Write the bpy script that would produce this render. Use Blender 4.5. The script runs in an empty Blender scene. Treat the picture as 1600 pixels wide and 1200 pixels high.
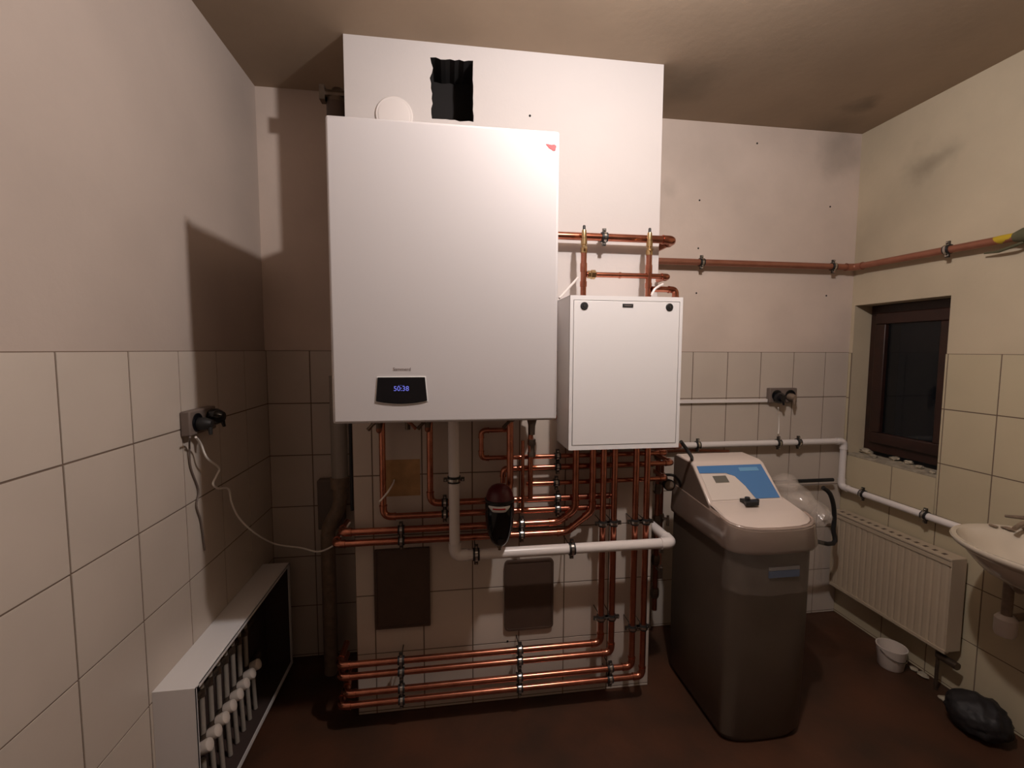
import bpy, bmesh, math, random
from mathutils import Vector, Matrix
random.seed(7)
C = bpy.context.scene.collection
PI = math.pi

# ------------------------------------------------------------------ camera
F, YAW, PIT, ROLL, CAMZ = 705.6, .1397, .0752, .0034, 1.518
cam = bpy.data.cameras.new('camera')
cam.sensor_width = 36
cam.lens = F / 1600 * 36
cam.clip_start = .02
camo = bpy.data.objects.new('camera', cam)
C.objects.link(camo)
sy, cy, sp, cp = math.sin(YAW), math.cos(YAW), math.sin(PIT), math.cos(PIT)
fwd = Vector((sy * cp, cy * cp, -sp))
upv = Vector((sy * sp, cy * sp, cp))
rgt = Vector((cy, -sy, 0))
cr, sr = math.cos(ROLL), math.sin(ROLL)
R_ = rgt * cr + upv * sr
U_ = upv * cr - rgt * sr
m = Matrix(((R_.x, U_.x, -fwd.x, 0), (R_.y, U_.y, -fwd.y, 0), (R_.z, U_.z, -fwd.z, CAMZ), (0, 0, 0, 1)))
camo.matrix_world = m
bpy.context.scene.camera = camo

# ------------------------------------------------------------------ world (night outside), light, exposure
w = bpy.data.worlds.new('night')
bpy.context.scene.world = w
w.use_nodes = True
w.node_tree.nodes['Background'].inputs[0].default_value = (.010, .014, .022, 1)
w.node_tree.nodes['Background'].inputs[1].default_value = .5
vs = bpy.context.scene.view_settings
vs.view_transform = 'Standard'
vs.look = 'None'
vs.gamma = 1
vs.exposure = 0.0
LX, LY, LZ = .60, .80, 2.53
lamp = bpy.data.lights.new('ceiling_bulb', 'POINT')
lamp.energy = 58
lamp.color = (1, .935, .92)
lamp.shadow_soft_size = .03
lo = bpy.data.objects.new('ceiling_bulb', lamp)
lo.location = (LX, LY, LZ)
C.objects.link(lo)

# ------------------------------------------------------------------ measured room
L, R, D, DC = .85, 2.23, 2.2555, 1.848
ZC, ZT = 2.692, 1.512          # ceiling, top of the tiles
XL, XR = -.381, .887           # chimney breast
YF = -2.4                      # wall behind the camera


def at(u, v, ax, val):
    """point on a plane of the room (axis, value) seen at pixel u, v of the 1600x1200 photo"""
    a, b = (u - 800) / F, (v - 600) / F
    d = fwd + R_ * a - U_ * b
    o = Vector((0, 0, CAMZ))
    k = (val - o[ax]) / d[ax]
    return o + d * k


# ------------------------------------------------------------------ materials
MATS = {}


def mat(name, col, rough=.5, metal=0., noise=0., nscale=8., bump=0., bscale=60., spec=.5, coat=0., col2=None, emit=None, estr=0.):
    if name in MATS:
        return MATS[name]
    M = bpy.data.materials.new(name)
    M.use_nodes = True
    nt = M.node_tree
    b = nt.nodes['Principled BSDF']
    b.inputs['Base Color'].default_value = (*col, 1)
    b.inputs['Roughness'].default_value = rough
    b.inputs['Metallic'].default_value = metal
    b.inputs['Specular IOR Level'].default_value = spec
    b.inputs['Coat Weight'].default_value = coat
    if noise or col2:
        geo = nt.nodes.new('ShaderNodeNewGeometry')
        n = nt.nodes.new('ShaderNodeTexNoise')
        n.inputs['Scale'].default_value = nscale
        n.inputs['Detail'].default_value = 6
        nt.links.new(geo.outputs['Position'], n.inputs['Vector'])
        r = nt.nodes.new('ShaderNodeValToRGB')
        c2 = col2 or tuple(max(0, c * (1 - noise)) for c in col)
        r.color_ramp.elements[0].position = .32
        r.color_ramp.elements[1].position = .68
        r.color_ramp.elements[0].color = (*c2, 1)
        r.color_ramp.elements[1].color = (*col, 1)
        nt.links.new(n.outputs['Fac'], r.inputs['Fac'])
        nt.links.new(r.outputs['Color'], b.inputs['Base Color'])
    if bump:
        geo = nt.nodes.new('ShaderNodeNewGeometry')
        n = nt.nodes.new('ShaderNodeTexNoise')
        n.inputs['Scale'].default_value = bscale
        n.inputs['Detail'].default_value = 4
        nt.links.new(geo.outputs['Position'], n.inputs['Vector'])
        bp = nt.nodes.new('ShaderNodeBump')
        bp.inputs['Strength'].default_value = bump
        bp.inputs['Distance'].default_value = .01
        nt.links.new(n.outputs['Fac'], bp.inputs['Height'])
        nt.links.new(bp.outputs['Normal'], b.inputs['Normal'])
    if emit:
        b.inputs['Emission Color'].default_value = (*emit, 1)
        b.inputs['Emission Strength'].default_value = estr
    MATS[name] = M
    return M


def stained_shaded(M, spots):
    """dark smudges of their own shape, mould and painted shade among them: (centre, radius, strength)"""
    nt = M.node_tree
    b = nt.nodes['Principled BSDF']
    src = b.inputs['Base Color'].links[0].from_socket if b.inputs['Base Color'].links else None
    geo = nt.nodes.new('ShaderNodeNewGeometry')
    nz = nt.nodes.new('ShaderNodeTexNoise')
    nz.inputs['Scale'].default_value = 7
    nz.inputs['Detail'].default_value = 5
    nt.links.new(geo.outputs['Position'], nz.inputs['Vector'])
    mx = nt.nodes.new('ShaderNodeVectorMath'); mx.operation = 'MULTIPLY_ADD'
    mx.inputs[1].default_value = (.22, .22, .22)
    nt.links.new(nz.outputs['Color'], mx.inputs[0])
    nt.links.new(geo.outputs['Position'], mx.inputs[2])
    cur = src
    for c, r, s in spots:
        dn = nt.nodes.new('ShaderNodeVectorMath'); dn.operation = 'DISTANCE'
        nt.links.new(mx.outputs[0], dn.inputs[0])
        dn.inputs[1].default_value = (c[0] + .11, c[1] + .11, c[2] + .11)
        mr = nt.nodes.new('ShaderNodeMapRange')
        mr.interpolation_type = 'SMOOTHSTEP'
        mr.inputs['From Min'].default_value = 0
        mr.inputs['From Max'].default_value = r
        mr.inputs['To Min'].default_value = s
        mr.inputs['To Max'].default_value = 0
        nt.links.new(dn.outputs['Value'], mr.inputs['Value'])
        mix = nt.nodes.new('ShaderNodeMix'); mix.data_type = 'RGBA'
        nt.links.new(mr.outputs['Result'], mix.inputs['Factor'])
        nt.links.new(cur, mix.inputs[6])
        mix.inputs[7].default_value = (.10, .085, .06, 1)
        cur = mix.outputs[2]
    nt.links.new(cur, b.inputs['Base Color'])
    return M


PL = (.47, .385, .33)
m_plaster = mat('plaster_left', PL, .9, noise=.10, nscale=2.5, bump=.10, bscale=40)
m_plaster_b = mat('plaster_back', (.66, .54, .46), .9, noise=.14, nscale=3, bump=.10, bscale=40)
m_plaster_r = mat('plaster_right', (.54, .45, .32), .9, noise=.14, nscale=3, bump=.12, bscale=40)
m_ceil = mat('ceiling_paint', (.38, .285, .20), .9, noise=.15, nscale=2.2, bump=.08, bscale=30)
m_chim = mat('chimney_paint', (.60, .55, .525), .8, noise=.05, nscale=2.5, bump=.06, bscale=50)
m_tile = mat('wall_tile', (.56, .48, .41), .32, noise=.07, nscale=5, bump=.03, bscale=12)
m_tile_r = mat('wall_tile_right', (.52, .44, .30), .32, noise=.07, nscale=5, bump=.03, bscale=12)
m_grout = mat('grout', (.16, .11, .08), .9)
m_floor = mat('floor_clay', (.080, .028, .012), .55, col2=(.040, .018, .009), nscale=4, bump=.15, bscale=25)
stained_shaded(m_ceil, [(at(1345, 166, 2, ZC), .11, .55), (at(1290, 198, 2, ZC), .20, .35), (at(1085, 130, 2, ZC), .22, .35)])  # the last smudge paints in the chimney's shadow on the ceiling
stained_shaded(m_plaster_b, [(at(1310, 235, 1, D), .2, .35), (at(1050, 290, 1, D), .07, .15)])
stained_shaded(m_plaster_r, [(at(1440, 262, 0, R), .13, .40), (at(1470, 245, 0, R), .12, .25), (at(1345, 380, 0, R), .25, .2), (at(1400, 340, 0, R), .3, .12)])
m_white = mat('white_enamel', (.60, .565, .563), .6, noise=.02, nscale=3, spec=.3)
m_white2 = mat('white_sheet_metal', (.76, .73, .72), .35)
m_wplastic = mat('white_pvc', (.74, .68, .65), .3)
m_copper = mat('copper', (.62, .25, .165), .24, 1., col2=(.46, .165, .10), nscale=30)
m_copper_d = mat('copper_dull', (.34, .13, .08), .38, .75, col2=(.26, .095, .06), nscale=25)
m_brass = mat('brass', (.70, .48, .24), .25, 1., noise=.3, nscale=30)
m_brass_d = mat('brass_tarnished', (.16, .12, .09), .4, .8, noise=.3, nscale=30)
m_steel = mat('zinc_steel', (.62, .60, .57), .22, 1., noise=.15, nscale=60)
m_clamp = mat('clamp_dark_steel', (.10, .09, .08), .35, .9)
m_black = mat('black_rubber', (.012, .011, .011), .5)
m_blackgl = mat('black_gloss', (.006, .006, .008), .12, coat=.0)
m_dark = mat('dark_void', (.012, .009, .008), .9)
m_plate = mat('brown_steel_plate', (.075, .045, .032), .5, noise=.15, nscale=12)
m_wood = mat('brown_wood', (.035, .012, .008), .4, col2=(.02, .008, .006), nscale=14)
m_red = mat('dark_red_cap', (.085, .006, .010), .35)
m_redst = mat('sticker_red', (.60, .015, .02), .5)
m_whst = mat('sticker_white', (.85, .84, .82), .4)
m_grey = mat('grey_print', (.22, .17, .15), .6)
m_ochre = mat('ochre_screed', (.50, .29, .13), .9, noise=.35, nscale=18, bump=.2)
m_rad = mat('radiator_enamel', (.46, .37, .27), .4, noise=.05)
m_ceram = mat('ceramic', (.58, .50, .40), .08, coat=.6)
m_side_shade = mat('softener_side_shade', (.15, .105, .08), .35)
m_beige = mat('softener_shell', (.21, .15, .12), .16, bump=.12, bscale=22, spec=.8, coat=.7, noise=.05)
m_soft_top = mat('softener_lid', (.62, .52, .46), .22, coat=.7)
m_soft_body = mat('softener_body_grey', (.085, .062, .046), .42, noise=.15, nscale=5, bump=.15, bscale=9)
m_blue = mat('label_blue', (.06, .18, .40), .35, coat=.5)
m_ltblue = mat('label_light_blue', (.14, .32, .52), .35)
m_lcd = mat('lcd_grey', (.13, .12, .10), .3)
m_tan = mat('dirty_fitting', (.24, .17, .12), .5, noise=.3, nscale=40)
m_pex = mat('pex_grey', (.34, .30, .26), .35)
m_cap = mat('cap_white', (.62, .54, .48), .3)
m_cable = mat('cable_white', (.80, .74, .68), .5)
m_mortar = mat('mortar_rubble', (.42, .36, .27), .95, noise=.4, nscale=30, bump=.5, bscale=40)
m_yellow = mat('yellow_tape', (.48, .33, .02), .5)
m_greytape = mat('grey_green_tape', (.10, .095, .05), .6, noise=.3)
m_cloth = mat('black_bag', (.012, .010, .011), .6, bump=.3, bscale=20)
m_blueled = mat('blue_digits', (.05, .05, .2), .5, emit=(.22, .24, .95), estr=.6)
m_cardb = mat('grey_conduit', (.16, .12, .10), .6)


def glassy(name, col, alpha, rough, spec=.5):
    M = bpy.data.materials.new(name); M.use_nodes = True
    nt = M.node_tree
    b = nt.nodes['Principled BSDF']
    b.inputs['Base Color'].default_value = (*col, 1)
    b.inputs['Roughness'].default_value = rough
    b.inputs['Alpha'].default_value = alpha
    b.inputs['Specular IOR Level'].default_value = spec
    n = nt.nodes.new('ShaderNodeTexNoise'); n.inputs['Scale'].default_value = 14
    bp = nt.nodes.new('ShaderNodeBump'); bp.inputs['Strength'].default_value = .25; bp.inputs['Distance'].default_value = .01
    nt.links.new(n.outputs['Fac'], bp.inputs['Height'])
    nt.links.new(bp.outputs['Normal'], b.inputs['Normal'])
    return M


m_wrap = glassy('clear_plastic', (.60, .52, .45), .26, .10, 1.)
m_pane = mat('window_glass', (.006, .007, .008), .06)
g = m_pane.node_tree.nodes['Principled BSDF']
g.inputs['Alpha'].default_value = .75

# ------------------------------------------------------------------ mesh helpers
WL = {}      # world location of every object's origin


class MB:
    def __init__(s):
        s.v = []; s.f = []; s.mi = []; s.mats = []; s.cur = 0

    def use(s, m):
        if m not in s.mats: s.mats.append(m)
        s.cur = s.mats.index(m)
        return s

    def add(s, vs, fs):
        n = len(s.v)
        s.v += [Vector(x) for x in vs]
        for f in fs:
            s.f.append([n + i for i in f]); s.mi.append(s.cur)
        return s

    def box(s, x0, x1, y0, y1, z0, z1):
        if x0 > x1: x0, x1 = x1, x0
        if y0 > y1: y0, y1 = y1, y0
        if z0 > z1: z0, z1 = z1, z0
        vs = [(x, y, z) for z in (z0, z1) for y in (y0, y1) for x in (x0, x1)]
        return s.add(vs, [(0, 2, 3, 1), (4, 5, 7, 6), (0, 1, 5, 4), (2, 6, 7, 3), (0, 4, 6, 2), (1, 3, 7, 5)])

    def prism(s, poly, ax, a, b):
        """polygon in the two other axes (in order), extruded along ax from a to b"""
        def p(q, t):
            l = list(q); l.insert(ax, t); return tuple(l)
        n = len(poly)
        vs = [p(q, a) for q in poly] + [p(q, b) for q in poly]
        fs = [tuple(range(n))[::-1], tuple(range(n, 2 * n))] + [(i, (i + 1) % n, n + (i + 1) % n, n + i) for i in range(n)]
        return s.add(vs, fs)

    def sweep(s, path, rad, seg=14, cap=True):
        """circle swept along points; rad: number or list"""
        path = [Vector(p) for p in path]
        n = len(path)
        rs = rad if isinstance(rad, (list, tuple)) else [rad] * n
        t0 = (path[1] - path[0]).normalized()
        ref = Vector((0, 0, 1)) if abs(t0.z) < .9 else Vector((0, 1, 0))
        a = t0.cross(ref).normalized(); vs = []
        for i, p in enumerate(path):
            if i == 0: t = t0
            elif i == n - 1: t = (path[-1] - path[-2]).normalized()
            else:
                t = ((path[i + 1] - p).normalized() + (p - path[i - 1]).normalized())
                t = t.normalized() if t.length > 1e-6 else (path[i + 1] - p).normalized()
            a = (a - t * a.dot(t))
            a = a.normalized() if a.length > 1e-6 else t.orthogonal().normalized()
            b = t.cross(a)
            for k in range(seg):
                th = 2 * PI * k / seg
                vs.append(p + (a * math.cos(th) + b * math.sin(th)) * rs[i])
        fs = []
        for i in range(n - 1):
            for k in range(seg):
                k2 = (k + 1) % seg
                fs.append((i * seg + k, i * seg + k2, (i + 1) * seg + k2, (i + 1) * seg + k))
        if cap:
            fs.append(tuple(range(seg))[::-1]); fs.append(tuple((n - 1) * seg + k for k in range(seg)))
        return s.add(vs, fs)

    def cyl(s, p0, p1, r, seg=20, r1=None):
        return s.sweep([p0, p1], [r, r if r1 is None else r1], seg)

    def lathe(s, base, axis, prof, seg=24):
        """profile [(distance along the axis, radius)]"""
        base = Vector(base); axis = Vector(axis).normalized()
        a = axis.orthogonal().normalized(); b = axis.cross(a)
        vs = []
        for h, r in prof:
            for k in range(seg):
                th = 2 * PI * k / seg
                vs.append(base + axis * h + (a * math.cos(th) + b * math.sin(th)) * max(r, 1e-5))
        n = len(prof); fs = []
        for i in range(n - 1):
            for k in range(seg):
                k2 = (k + 1) % seg
                fs.append((i * seg + k, i * seg + k2, (i + 1) * seg + k2, (i + 1) * seg + k))
        fs.append(tuple(range(seg))[::-1]); fs.append(tuple((n - 1) * seg + k for k in range(seg)))
        return s.add(vs, fs)

    def ring(s, c, axis, R, hw, th, seg=24):
        """flat band ring: inner radius R, thickness th, half width hw along axis"""
        c = Vector(c); axis = Vector(axis).normalized()
        a = axis.orthogonal().normalized(); b = axis.cross(a); vs = []
        for (h, r) in ((-hw, R), (hw, R), (hw, R + th), (-hw, R + th)):
            for k in range(seg):
                t = 2 * PI * k / seg
                vs.append(c + axis * h + (a * math.cos(t) + b * math.sin(t)) * r)
        fs = []
        for i in range(4):
            j = (i + 1) % 4
            for k in range(seg):
                k2 = (k + 1) % seg
                fs.append((i * seg + k, i * seg + k2, j * seg + k2, j * seg + k))
        return s.add(vs, fs)

    def blob(s, c, rx, ry, rz, jit=.15, seed=0, sub=2):
        bm = bmesh.new()
        bmesh.ops.create_icosphere(bm, subdivisions=sub, radius=1)
        rnd = random.Random(seed)
        n = len(s.v)
        for v in bm.verts:
            k = 1 + rnd.uniform(-jit, jit)
            s.v.append(Vector((c[0] + v.co.x * rx * k, c[1] + v.co.y * ry * k, c[2] + v.co.z * rz * k)))
        for f in bm.faces:
            s.f.append([n + v.index for v in f.verts]); s.mi.append(s.cur)
        bm.free()
        return s

    def build(s, name, m=None, parent=None, label=None, cat=None, group=None, kind=None, bevel=0, smooth=True, angle=35, solid=0, subsurf=0):
        if m is not None and not s.mats: s.mats = [m]
        mn = Vector((min(v.x for v in s.v), min(v.y for v in s.v), min(v.z for v in s.v)))
        mx = Vector((max(v.x for v in s.v), max(v.y for v in s.v), max(v.z for v in s.v)))
        o0 = Vector(((mn.x + mx.x) / 2, (mn.y + mx.y) / 2, mn.z))
        me = bpy.data.meshes.new(name)
        me.from_pydata([v - o0 for v in s.v], [], s.f)
        for mm in s.mats: me.materials.append(mm)
        for p, i in zip(me.polygons, s.mi): p.material_index = i
        bm = bmesh.new(); bm.from_mesh(me)
        if not solid: bmesh.ops.recalc_face_normals(bm, faces=bm.faces)
        bm.to_mesh(me); bm.free()
        if smooth:
            me.shade_smooth()
            me.set_sharp_from_angle(angle=math.radians(angle))
        o = bpy.data.objects.new(name, me); C.objects.link(o)
        if parent is not None:
            o.parent = parent; o.location = o0 - WL[parent.name]
        else: o.location = o0
        WL[o.name] = o0
        if bevel:
            b = o.modifiers.new('bevel', 'BEVEL'); b.width = bevel; b.segments = 3; b.limit_method = 'ANGLE'
            b.harden_normals = False
        if solid:
            sm = o.modifiers.new('solid', 'SOLIDIFY'); sm.thickness = solid
        if subsurf:
            ss = o.modifiers.new('sub', 'SUBSURF'); ss.levels = subsurf; ss.render_levels = subsurf
        tag(o, label, cat, group, kind)
        return o


def tag(o, label=None, cat=None, group=None, kind=None):
    if label: o['label'] = label
    if cat: o['category'] = cat
    if group: o['group'] = group
    if kind: o['kind'] = kind


def thing(name, loc, label, cat, group=None):
    o = bpy.data.objects.new(name, None); C.objects.link(o)
    o.empty_display_size = .05
    o.location = loc; WL[o.name] = Vector(loc)
    tag(o, label, cat, group)
    return o


def rounded(path, rad, n=7):
    """polyline with arcs at its corners; also the centres of the bends"""
    path = [Vector(p) for p in path]
    out = [path[0]]; arcs = []
    for i in range(1, len(path) - 1):
        p, a, b = path[i], path[i - 1], path[i + 1]
        d0 = (a - p); d1 = (b - p)
        l = min(rad, d0.length * .48, d1.length * .48)
        d0.normalize(); d1.normalize()
        arc = []
        for k in range(n + 1):
            t = k / n
            q = (p + d0 * l) * (1 - t) ** 2 + p * 2 * t * (1 - t) + (p + d1 * l) * t ** 2
            arc.append(q)
        out += arc; arcs.append((arc, d0, d1))
    out.append(path[-1])
    return out, arcs


def clamp_part(root, c, axis, r, foot, name='pipe_clamp', mm=None):
    """two-piece clamp with rubber lining, side screws and a rod to the wall. foot: the wall point direction vector"""
    c = Vector(c); axis = Vector(axis).normalized(); foot = Vector(foot)
    fd = foot.normalized(); side = axis.cross(fd).normalized()
    b = MB()
    b.use(mm or m_steel)
    b.ring(c, axis, r + .0038, .0050, .0032)
    b.use(m_clamp)
    for s in (-1, 1):
        e = c + side * s * (r + .012)
        q = [e + fd * x + side * y + axis * z for x in (-.004, .004) for y in (-.007, .007) for z in (-.0075, .0075)]
        b.add(q, [(0, 1, 3, 2), (4, 6, 7, 5), (0, 4, 5, 1), (2, 3, 7, 6), (0, 2, 6, 4), (1, 5, 7, 3)])
        b.cyl(e - fd * .010, e + fd * .008, .0035, 8)
    b.use(m_steel)
    for s in (-1, 1): b.lathe(c + side * s * (r + .012) - fd * .012, fd, [(0, .0035), (.004, .0042), (.007, .0042)], 10)
    b.use(m_clamp)
    b.lathe(c + fd * (r + .004), fd, [(0, .0075), (.008, .0075)], 6)
    b.cyl(c + fd * (r + .008), c + foot, .0022, 8)
    o = b.build(name, None, root)
    MB().ring(c, axis, r - .0002, .0125, .0042).build('rubber_lining', m_black, o)


def pipe(label, path, r, m=None, clamps=(), cat='pipe', name='copper_pipe', bend=.03, elbow=True, group=None, fit=None, back=(0, 1, 0), wall=DC - .008, extra=None, clampmat=None):
    path = [Vector(p) for p in path]
    m = m or m_copper
    root = thing(name, path[0], label, cat, group)
    pts, arcs = rounded(path, bend)
    MB().sweep(pts, r, 16).build('tube', m, root)
    if elbow:
        for arc, d0, d1 in arcs:
            ext = r * .9
            a = [arc[0] + d0 * ext] + arc + [arc[-1] + d1 * ext]
            b = MB().sweep(a, r * 1.10 + .0006, 16)
            b.ring(a[0], d0, r * 1.10, .002, .0018); b.ring(a[-1], d1, r * 1.10, .002, .0018)
            b.build('elbow', fit or m, root)
    for cc in clamps:
        p, ax = Vector(cc[0]), cc[1]
        bk = Vector(cc[2] if len(cc) > 2 else back)
        wl = cc[3] if len(cc) > 3 else wall
        k = max(range(3), key=lambda i: abs(bk[i]))
        dist = (wl - p[k]) / bk[k]
        clamp_part(root, p, ax, r, bk * (dist - .0005), mm=clampmat)
    return root


def text_mesh(body, size, m, origin, right, up, name, parent, depth=.0006):
    cu = bpy.data.curves.new(name, 'FONT'); cu.body = body; cu.size = size; cu.extrude = depth
    cu.align_x = 'CENTER'; cu.align_y = 'CENTER'
    t = bpy.data.objects.new('tmp_text', cu); C.objects.link(t)
    bpy.context.view_layer.update()
    me = bpy.data.meshes.new_from_object(t.evaluated_get(bpy.context.evaluated_depsgraph_get()))
    bpy.data.objects.remove(t)
    r_, u_ = Vector(right).normalized(), Vector(up).normalized(); n_ = r_.cross(u_)
    M = Matrix((( r_.x, u_.x, n_.x, 0), (r_.y, u_.y, n_.y, 0), (r_.z, u_.z, n_.z, 0), (0, 0, 0, 1)))
    me.transform(M); me.materials.clear(); me.materials.append(m)
    me.name = name
    o = bpy.data.objects.new(name, me); C.objects.link(o)
    o.parent = parent; o.location = Vector(origin) - WL[parent.name]; WL[o.name] = Vector(origin)
    return o


def rrect(x0, x1, z0, z1, r, n=5):
    out = []
    for cx, cz, a0 in ((x1 - r, z1 - r, 0), (x0 + r, z1 - r, 90), (x0 + r, z0 + r, 180), (x1 - r, z0 + r, 270)):
        for k in range(n + 1):
            a = math.radians(a0 + 90 * k / n)
            out.append((cx + r * math.cos(a), cz + r * math.sin(a)))
    return out


# ------------------------------------------------------------------ room shell
MB().box(-L - .3, R + .4, YF - .2, D + .3, -.15, 0).build('floor', m_floor, kind='structure', smooth=False)
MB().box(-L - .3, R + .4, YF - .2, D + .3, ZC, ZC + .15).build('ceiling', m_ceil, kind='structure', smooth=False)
wall_left = MB().box(-L - .2, -L, YF, D, 0, ZC).build('wall_left', m_plaster, kind='structure', smooth=False)
wall_back = MB().box(-L - .2, R + .3, D, D + .2, 0, ZC).build('wall_back', m_plaster_b, kind='structure', smooth=False)
MB().box(-L, R, YF - .2, YF, 0, ZC).build('wall_front', mat('plaster_front', (.55, .45, .38), .9), kind='structure', smooth=False)
WY0, WY1, WZ0, WZ1 = 1.752, 2.235, .935, 1.769          # window opening in the right wall
b = MB()
b.box(R, R + .3, YF, WY0, 0, ZC); b.box(R, R + .3, WY1, D, 0, ZC)
b.box(R, R + .3, WY0, WY1, 0, WZ0); b.box(R, R + .3, WY0, WY1, WZ1, ZC)
wall_right = b.build('wall_right', m_plaster_r, kind='structure', smooth=False)


def tiles(name, ax, pos, nrm, us, zs, rects, mt, parent, thick=.007, gap=.0028, seed=1):
    """tile field on the plane ax=pos, facing nrm; us / zs are the joints; rects are holes"""
    rnd = random.Random(seed)
    b = MB()

    def cuts(a0, a1, c0, c1, hs):
        out = [(a0, a1, c0, c1)]
        for h0, h1, k0, k1 in hs:
            nx = []
            for (p0, p1, q0, q1) in out:
                if h1 <= p0 or h0 >= p1 or k1 <= q0 or k0 >= q1: nx.append((p0, p1, q0, q1)); continue
                if p0 < h0: nx.append((p0, h0, q0, q1))
                if p1 > h1: nx.append((h1, p1, q0, q1))
                m0, m1 = max(p0, h0), min(p1, h1)
                if q0 < k0: nx.append((m0, m1, q0, k0))
                if q1 > k1: nx.append((m0, m1, k1, q1))
            out = nx
        return out

    def P(a, z, d):
        return (pos + nrm * d, a, z) if ax == 0 else (a, pos + nrm * d, z)
    b.use(m_grout)
    for (p0, p1, q0, q1) in cuts(us[0], us[-1], zs[0], zs[-1], rects):
        d = thick - .0018
        b.add([P(p0, q0, 0), P(p1, q0, 0), P(p1, q1, 0), P(p0, q1, 0), P(p0, q0, d), P(p1, q0, d), P(p1, q1, d), P(p0, q1, d)],
              [(0, 1, 2, 3), (4, 5, 6, 7), (0, 1, 5, 4), (1, 2, 6, 5), (2, 3, 7, 6), (3, 0, 4, 7)])
    b.use(mt)
    for i in range(len(us) - 1):
        for j in range(len(zs) - 1):
            g2 = gap / 2
            for (p0, p1, q0, q1) in cuts(us[i] + g2, us[i + 1] - g2, zs[j] + g2, zs[j + 1] - g2, rects):
                if p1 - p0 < .006 or q1 - q0 < .006: continue
                e = .0012; t = [rnd.uniform(-.0004, .0004) for _ in range(4)]
                d = thick
                b.add([P(p0, q0, 0), P(p1, q0, 0), P(p1, q1, 0), P(p0, q1, 0),
                       P(p0 + e, q0 + e, d + t[0]), P(p1 - e, q0 + e, d + t[1]), P(p1 - e, q1 - e, d + t[2]), P(p0 + e, q1 - e, d + t[3])],
                      [(4, 5, 6, 7), (0, 1, 5, 4), (1, 2, 6, 5), (2, 3, 7, 6), (3, 0, 4, 7)])
    return b.build(name, None, parent, smooth=False, kind='structure')


zs = [0, .012, .262, .512, .762, 1.012, 1.262, ZT]
tiles('tile_cladding', 0, -L, 1, [YF] + [1.107 - .226 * k for k in range(11, 1, -1)] + [.905, 1.107, 1.333, 1.558, 1.793, 2.02, D], zs, [], m_tile, wall_left, seed=3)
tiles('tile_cladding', 1, D, -1, [-L + .007, -.65, -.45, XL + .03] , zs, [], m_tile, wall_back, seed=4)
tiles('tile_cladding', 1, D, -1, [XR - .02, 1.089, 1.289, 1.489, 1.685, 1.883, 2.077, R - .007], zs, [], m_tile, wall_back, seed=5)
tiles('tile_cladding', 0, R, -1, [YF] + [1.541 - .2 * k for k in range(15, 0, -1)] + [1.541, 1.741, 1.962, D], [0, .012, .262, .512, .762, 1.007, 1.257, 1.508],
      [(WY0 + .0, WY1, WZ0 - .0, 2)], m_tile_r, wall_right, seed=6)

# chimney breast with the ragged duct hole near the ceiling
hole = []
hx0, hx1, hz0, hz1 = -.057, .103, 2.410, 2.636
rnd = random.Random(5)
for i in range(9): hole.append((hx0 + (hx1 - hx0) * i / 9, hz0 + rnd.uniform(-.0025, .0025)))
for i in range(10): hole.append((hx1 + rnd.uniform(-.002, .002), hz0 + (hz1 - hz0) * i / 10))
for i in range(9): hole.append((hx1 - (hx1 - hx0) * i / 9, hz1 + rnd.uniform(-.004, .003)))
for i in range(12): hole.append((hx0 + rnd.uniform(-.006, .002) + .004 * math.sin(i), hz1 - (hz1 - hz0) * i / 12))
bm = bmesh.new()
outer = [bm.verts.new((x, DC, z)) for x, z in ((XL, 0), (XR, 0), (XR, ZC), (XL, ZC))]
inner = [bm.verts.new((x, DC, z)) for x, z in hole]
es = [bm.edges.new((outer[i], outer[(i + 1) % 4])) for i in range(4)]
es += [bm.edges.new((inner[i], inner[(i + 1) % len(inner)])) for i in range(len(inner))]
bmesh.ops.triangle_fill(bm, use_beauty=True, edges=es)
def in_hole(x, z):
    r = False
    for i in range(len(hole)):
        (xa_, za_), (xb_, zb_) = hole[i], hole[i - 1]
        if (za_ > z) != (zb_ > z) and x < (xb_ - xa_) * (z - za_) / (zb_ - za_) + xa_: r = not r
    return r


for f in list(bm.faces):          # no face over the hole
    c_ = f.calc_center_median()
    if in_hole(c_.x, c_.z): bm.faces.remove(f)
bv = [bm.verts.new((v.co.x, D, v.co.z)) for v in outer]
for i in range(4): bm.faces.new((outer[i], outer[(i + 1) % 4], bv[(i + 1) % 4], bv[i]))
dv = [bm.verts.new((v.co.x, DC + .16, v.co.z)) for v in inner]
k = len(inner)
fs_ = [bm.faces.new((inner[i], inner[(i + 1) % k], dv[(i + 1) % k], dv[i])) for i in range(k)]
fs_.append(bm.faces.new(dv))
for f in fs_: f.material_index = 1
me = bpy.data.meshes.new('wall_center'); bmesh.ops.recalc_face_normals(bm, faces=bm.faces); bm.to_mesh(me); bm.free()
me.materials.append(m_chim); me.materials.append(m_dark)
chim = bpy.data.objects.new('wall_center', me); C.objects.link(chim); chim['kind'] = 'structure'; WL[chim.name] = Vector((0, 0, 0))
tiles('tile_cladding', 1, DC, -1, [XL, -.306, -.11, .094, .292, .49, .69, XR], [0, .012, .262, .512, .762, 1.012, 1.262, ZT],
      [(-.30, -.20, .80, 1.05)] if 0 else [], m_tile, chim, seed=8)
o = MB().box(-.265, -.118, DC - .0085, DC - .0065, .925, 1.075).build('bare_screed_patch', m_ochre, chim, kind='structure', smooth=False)
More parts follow.
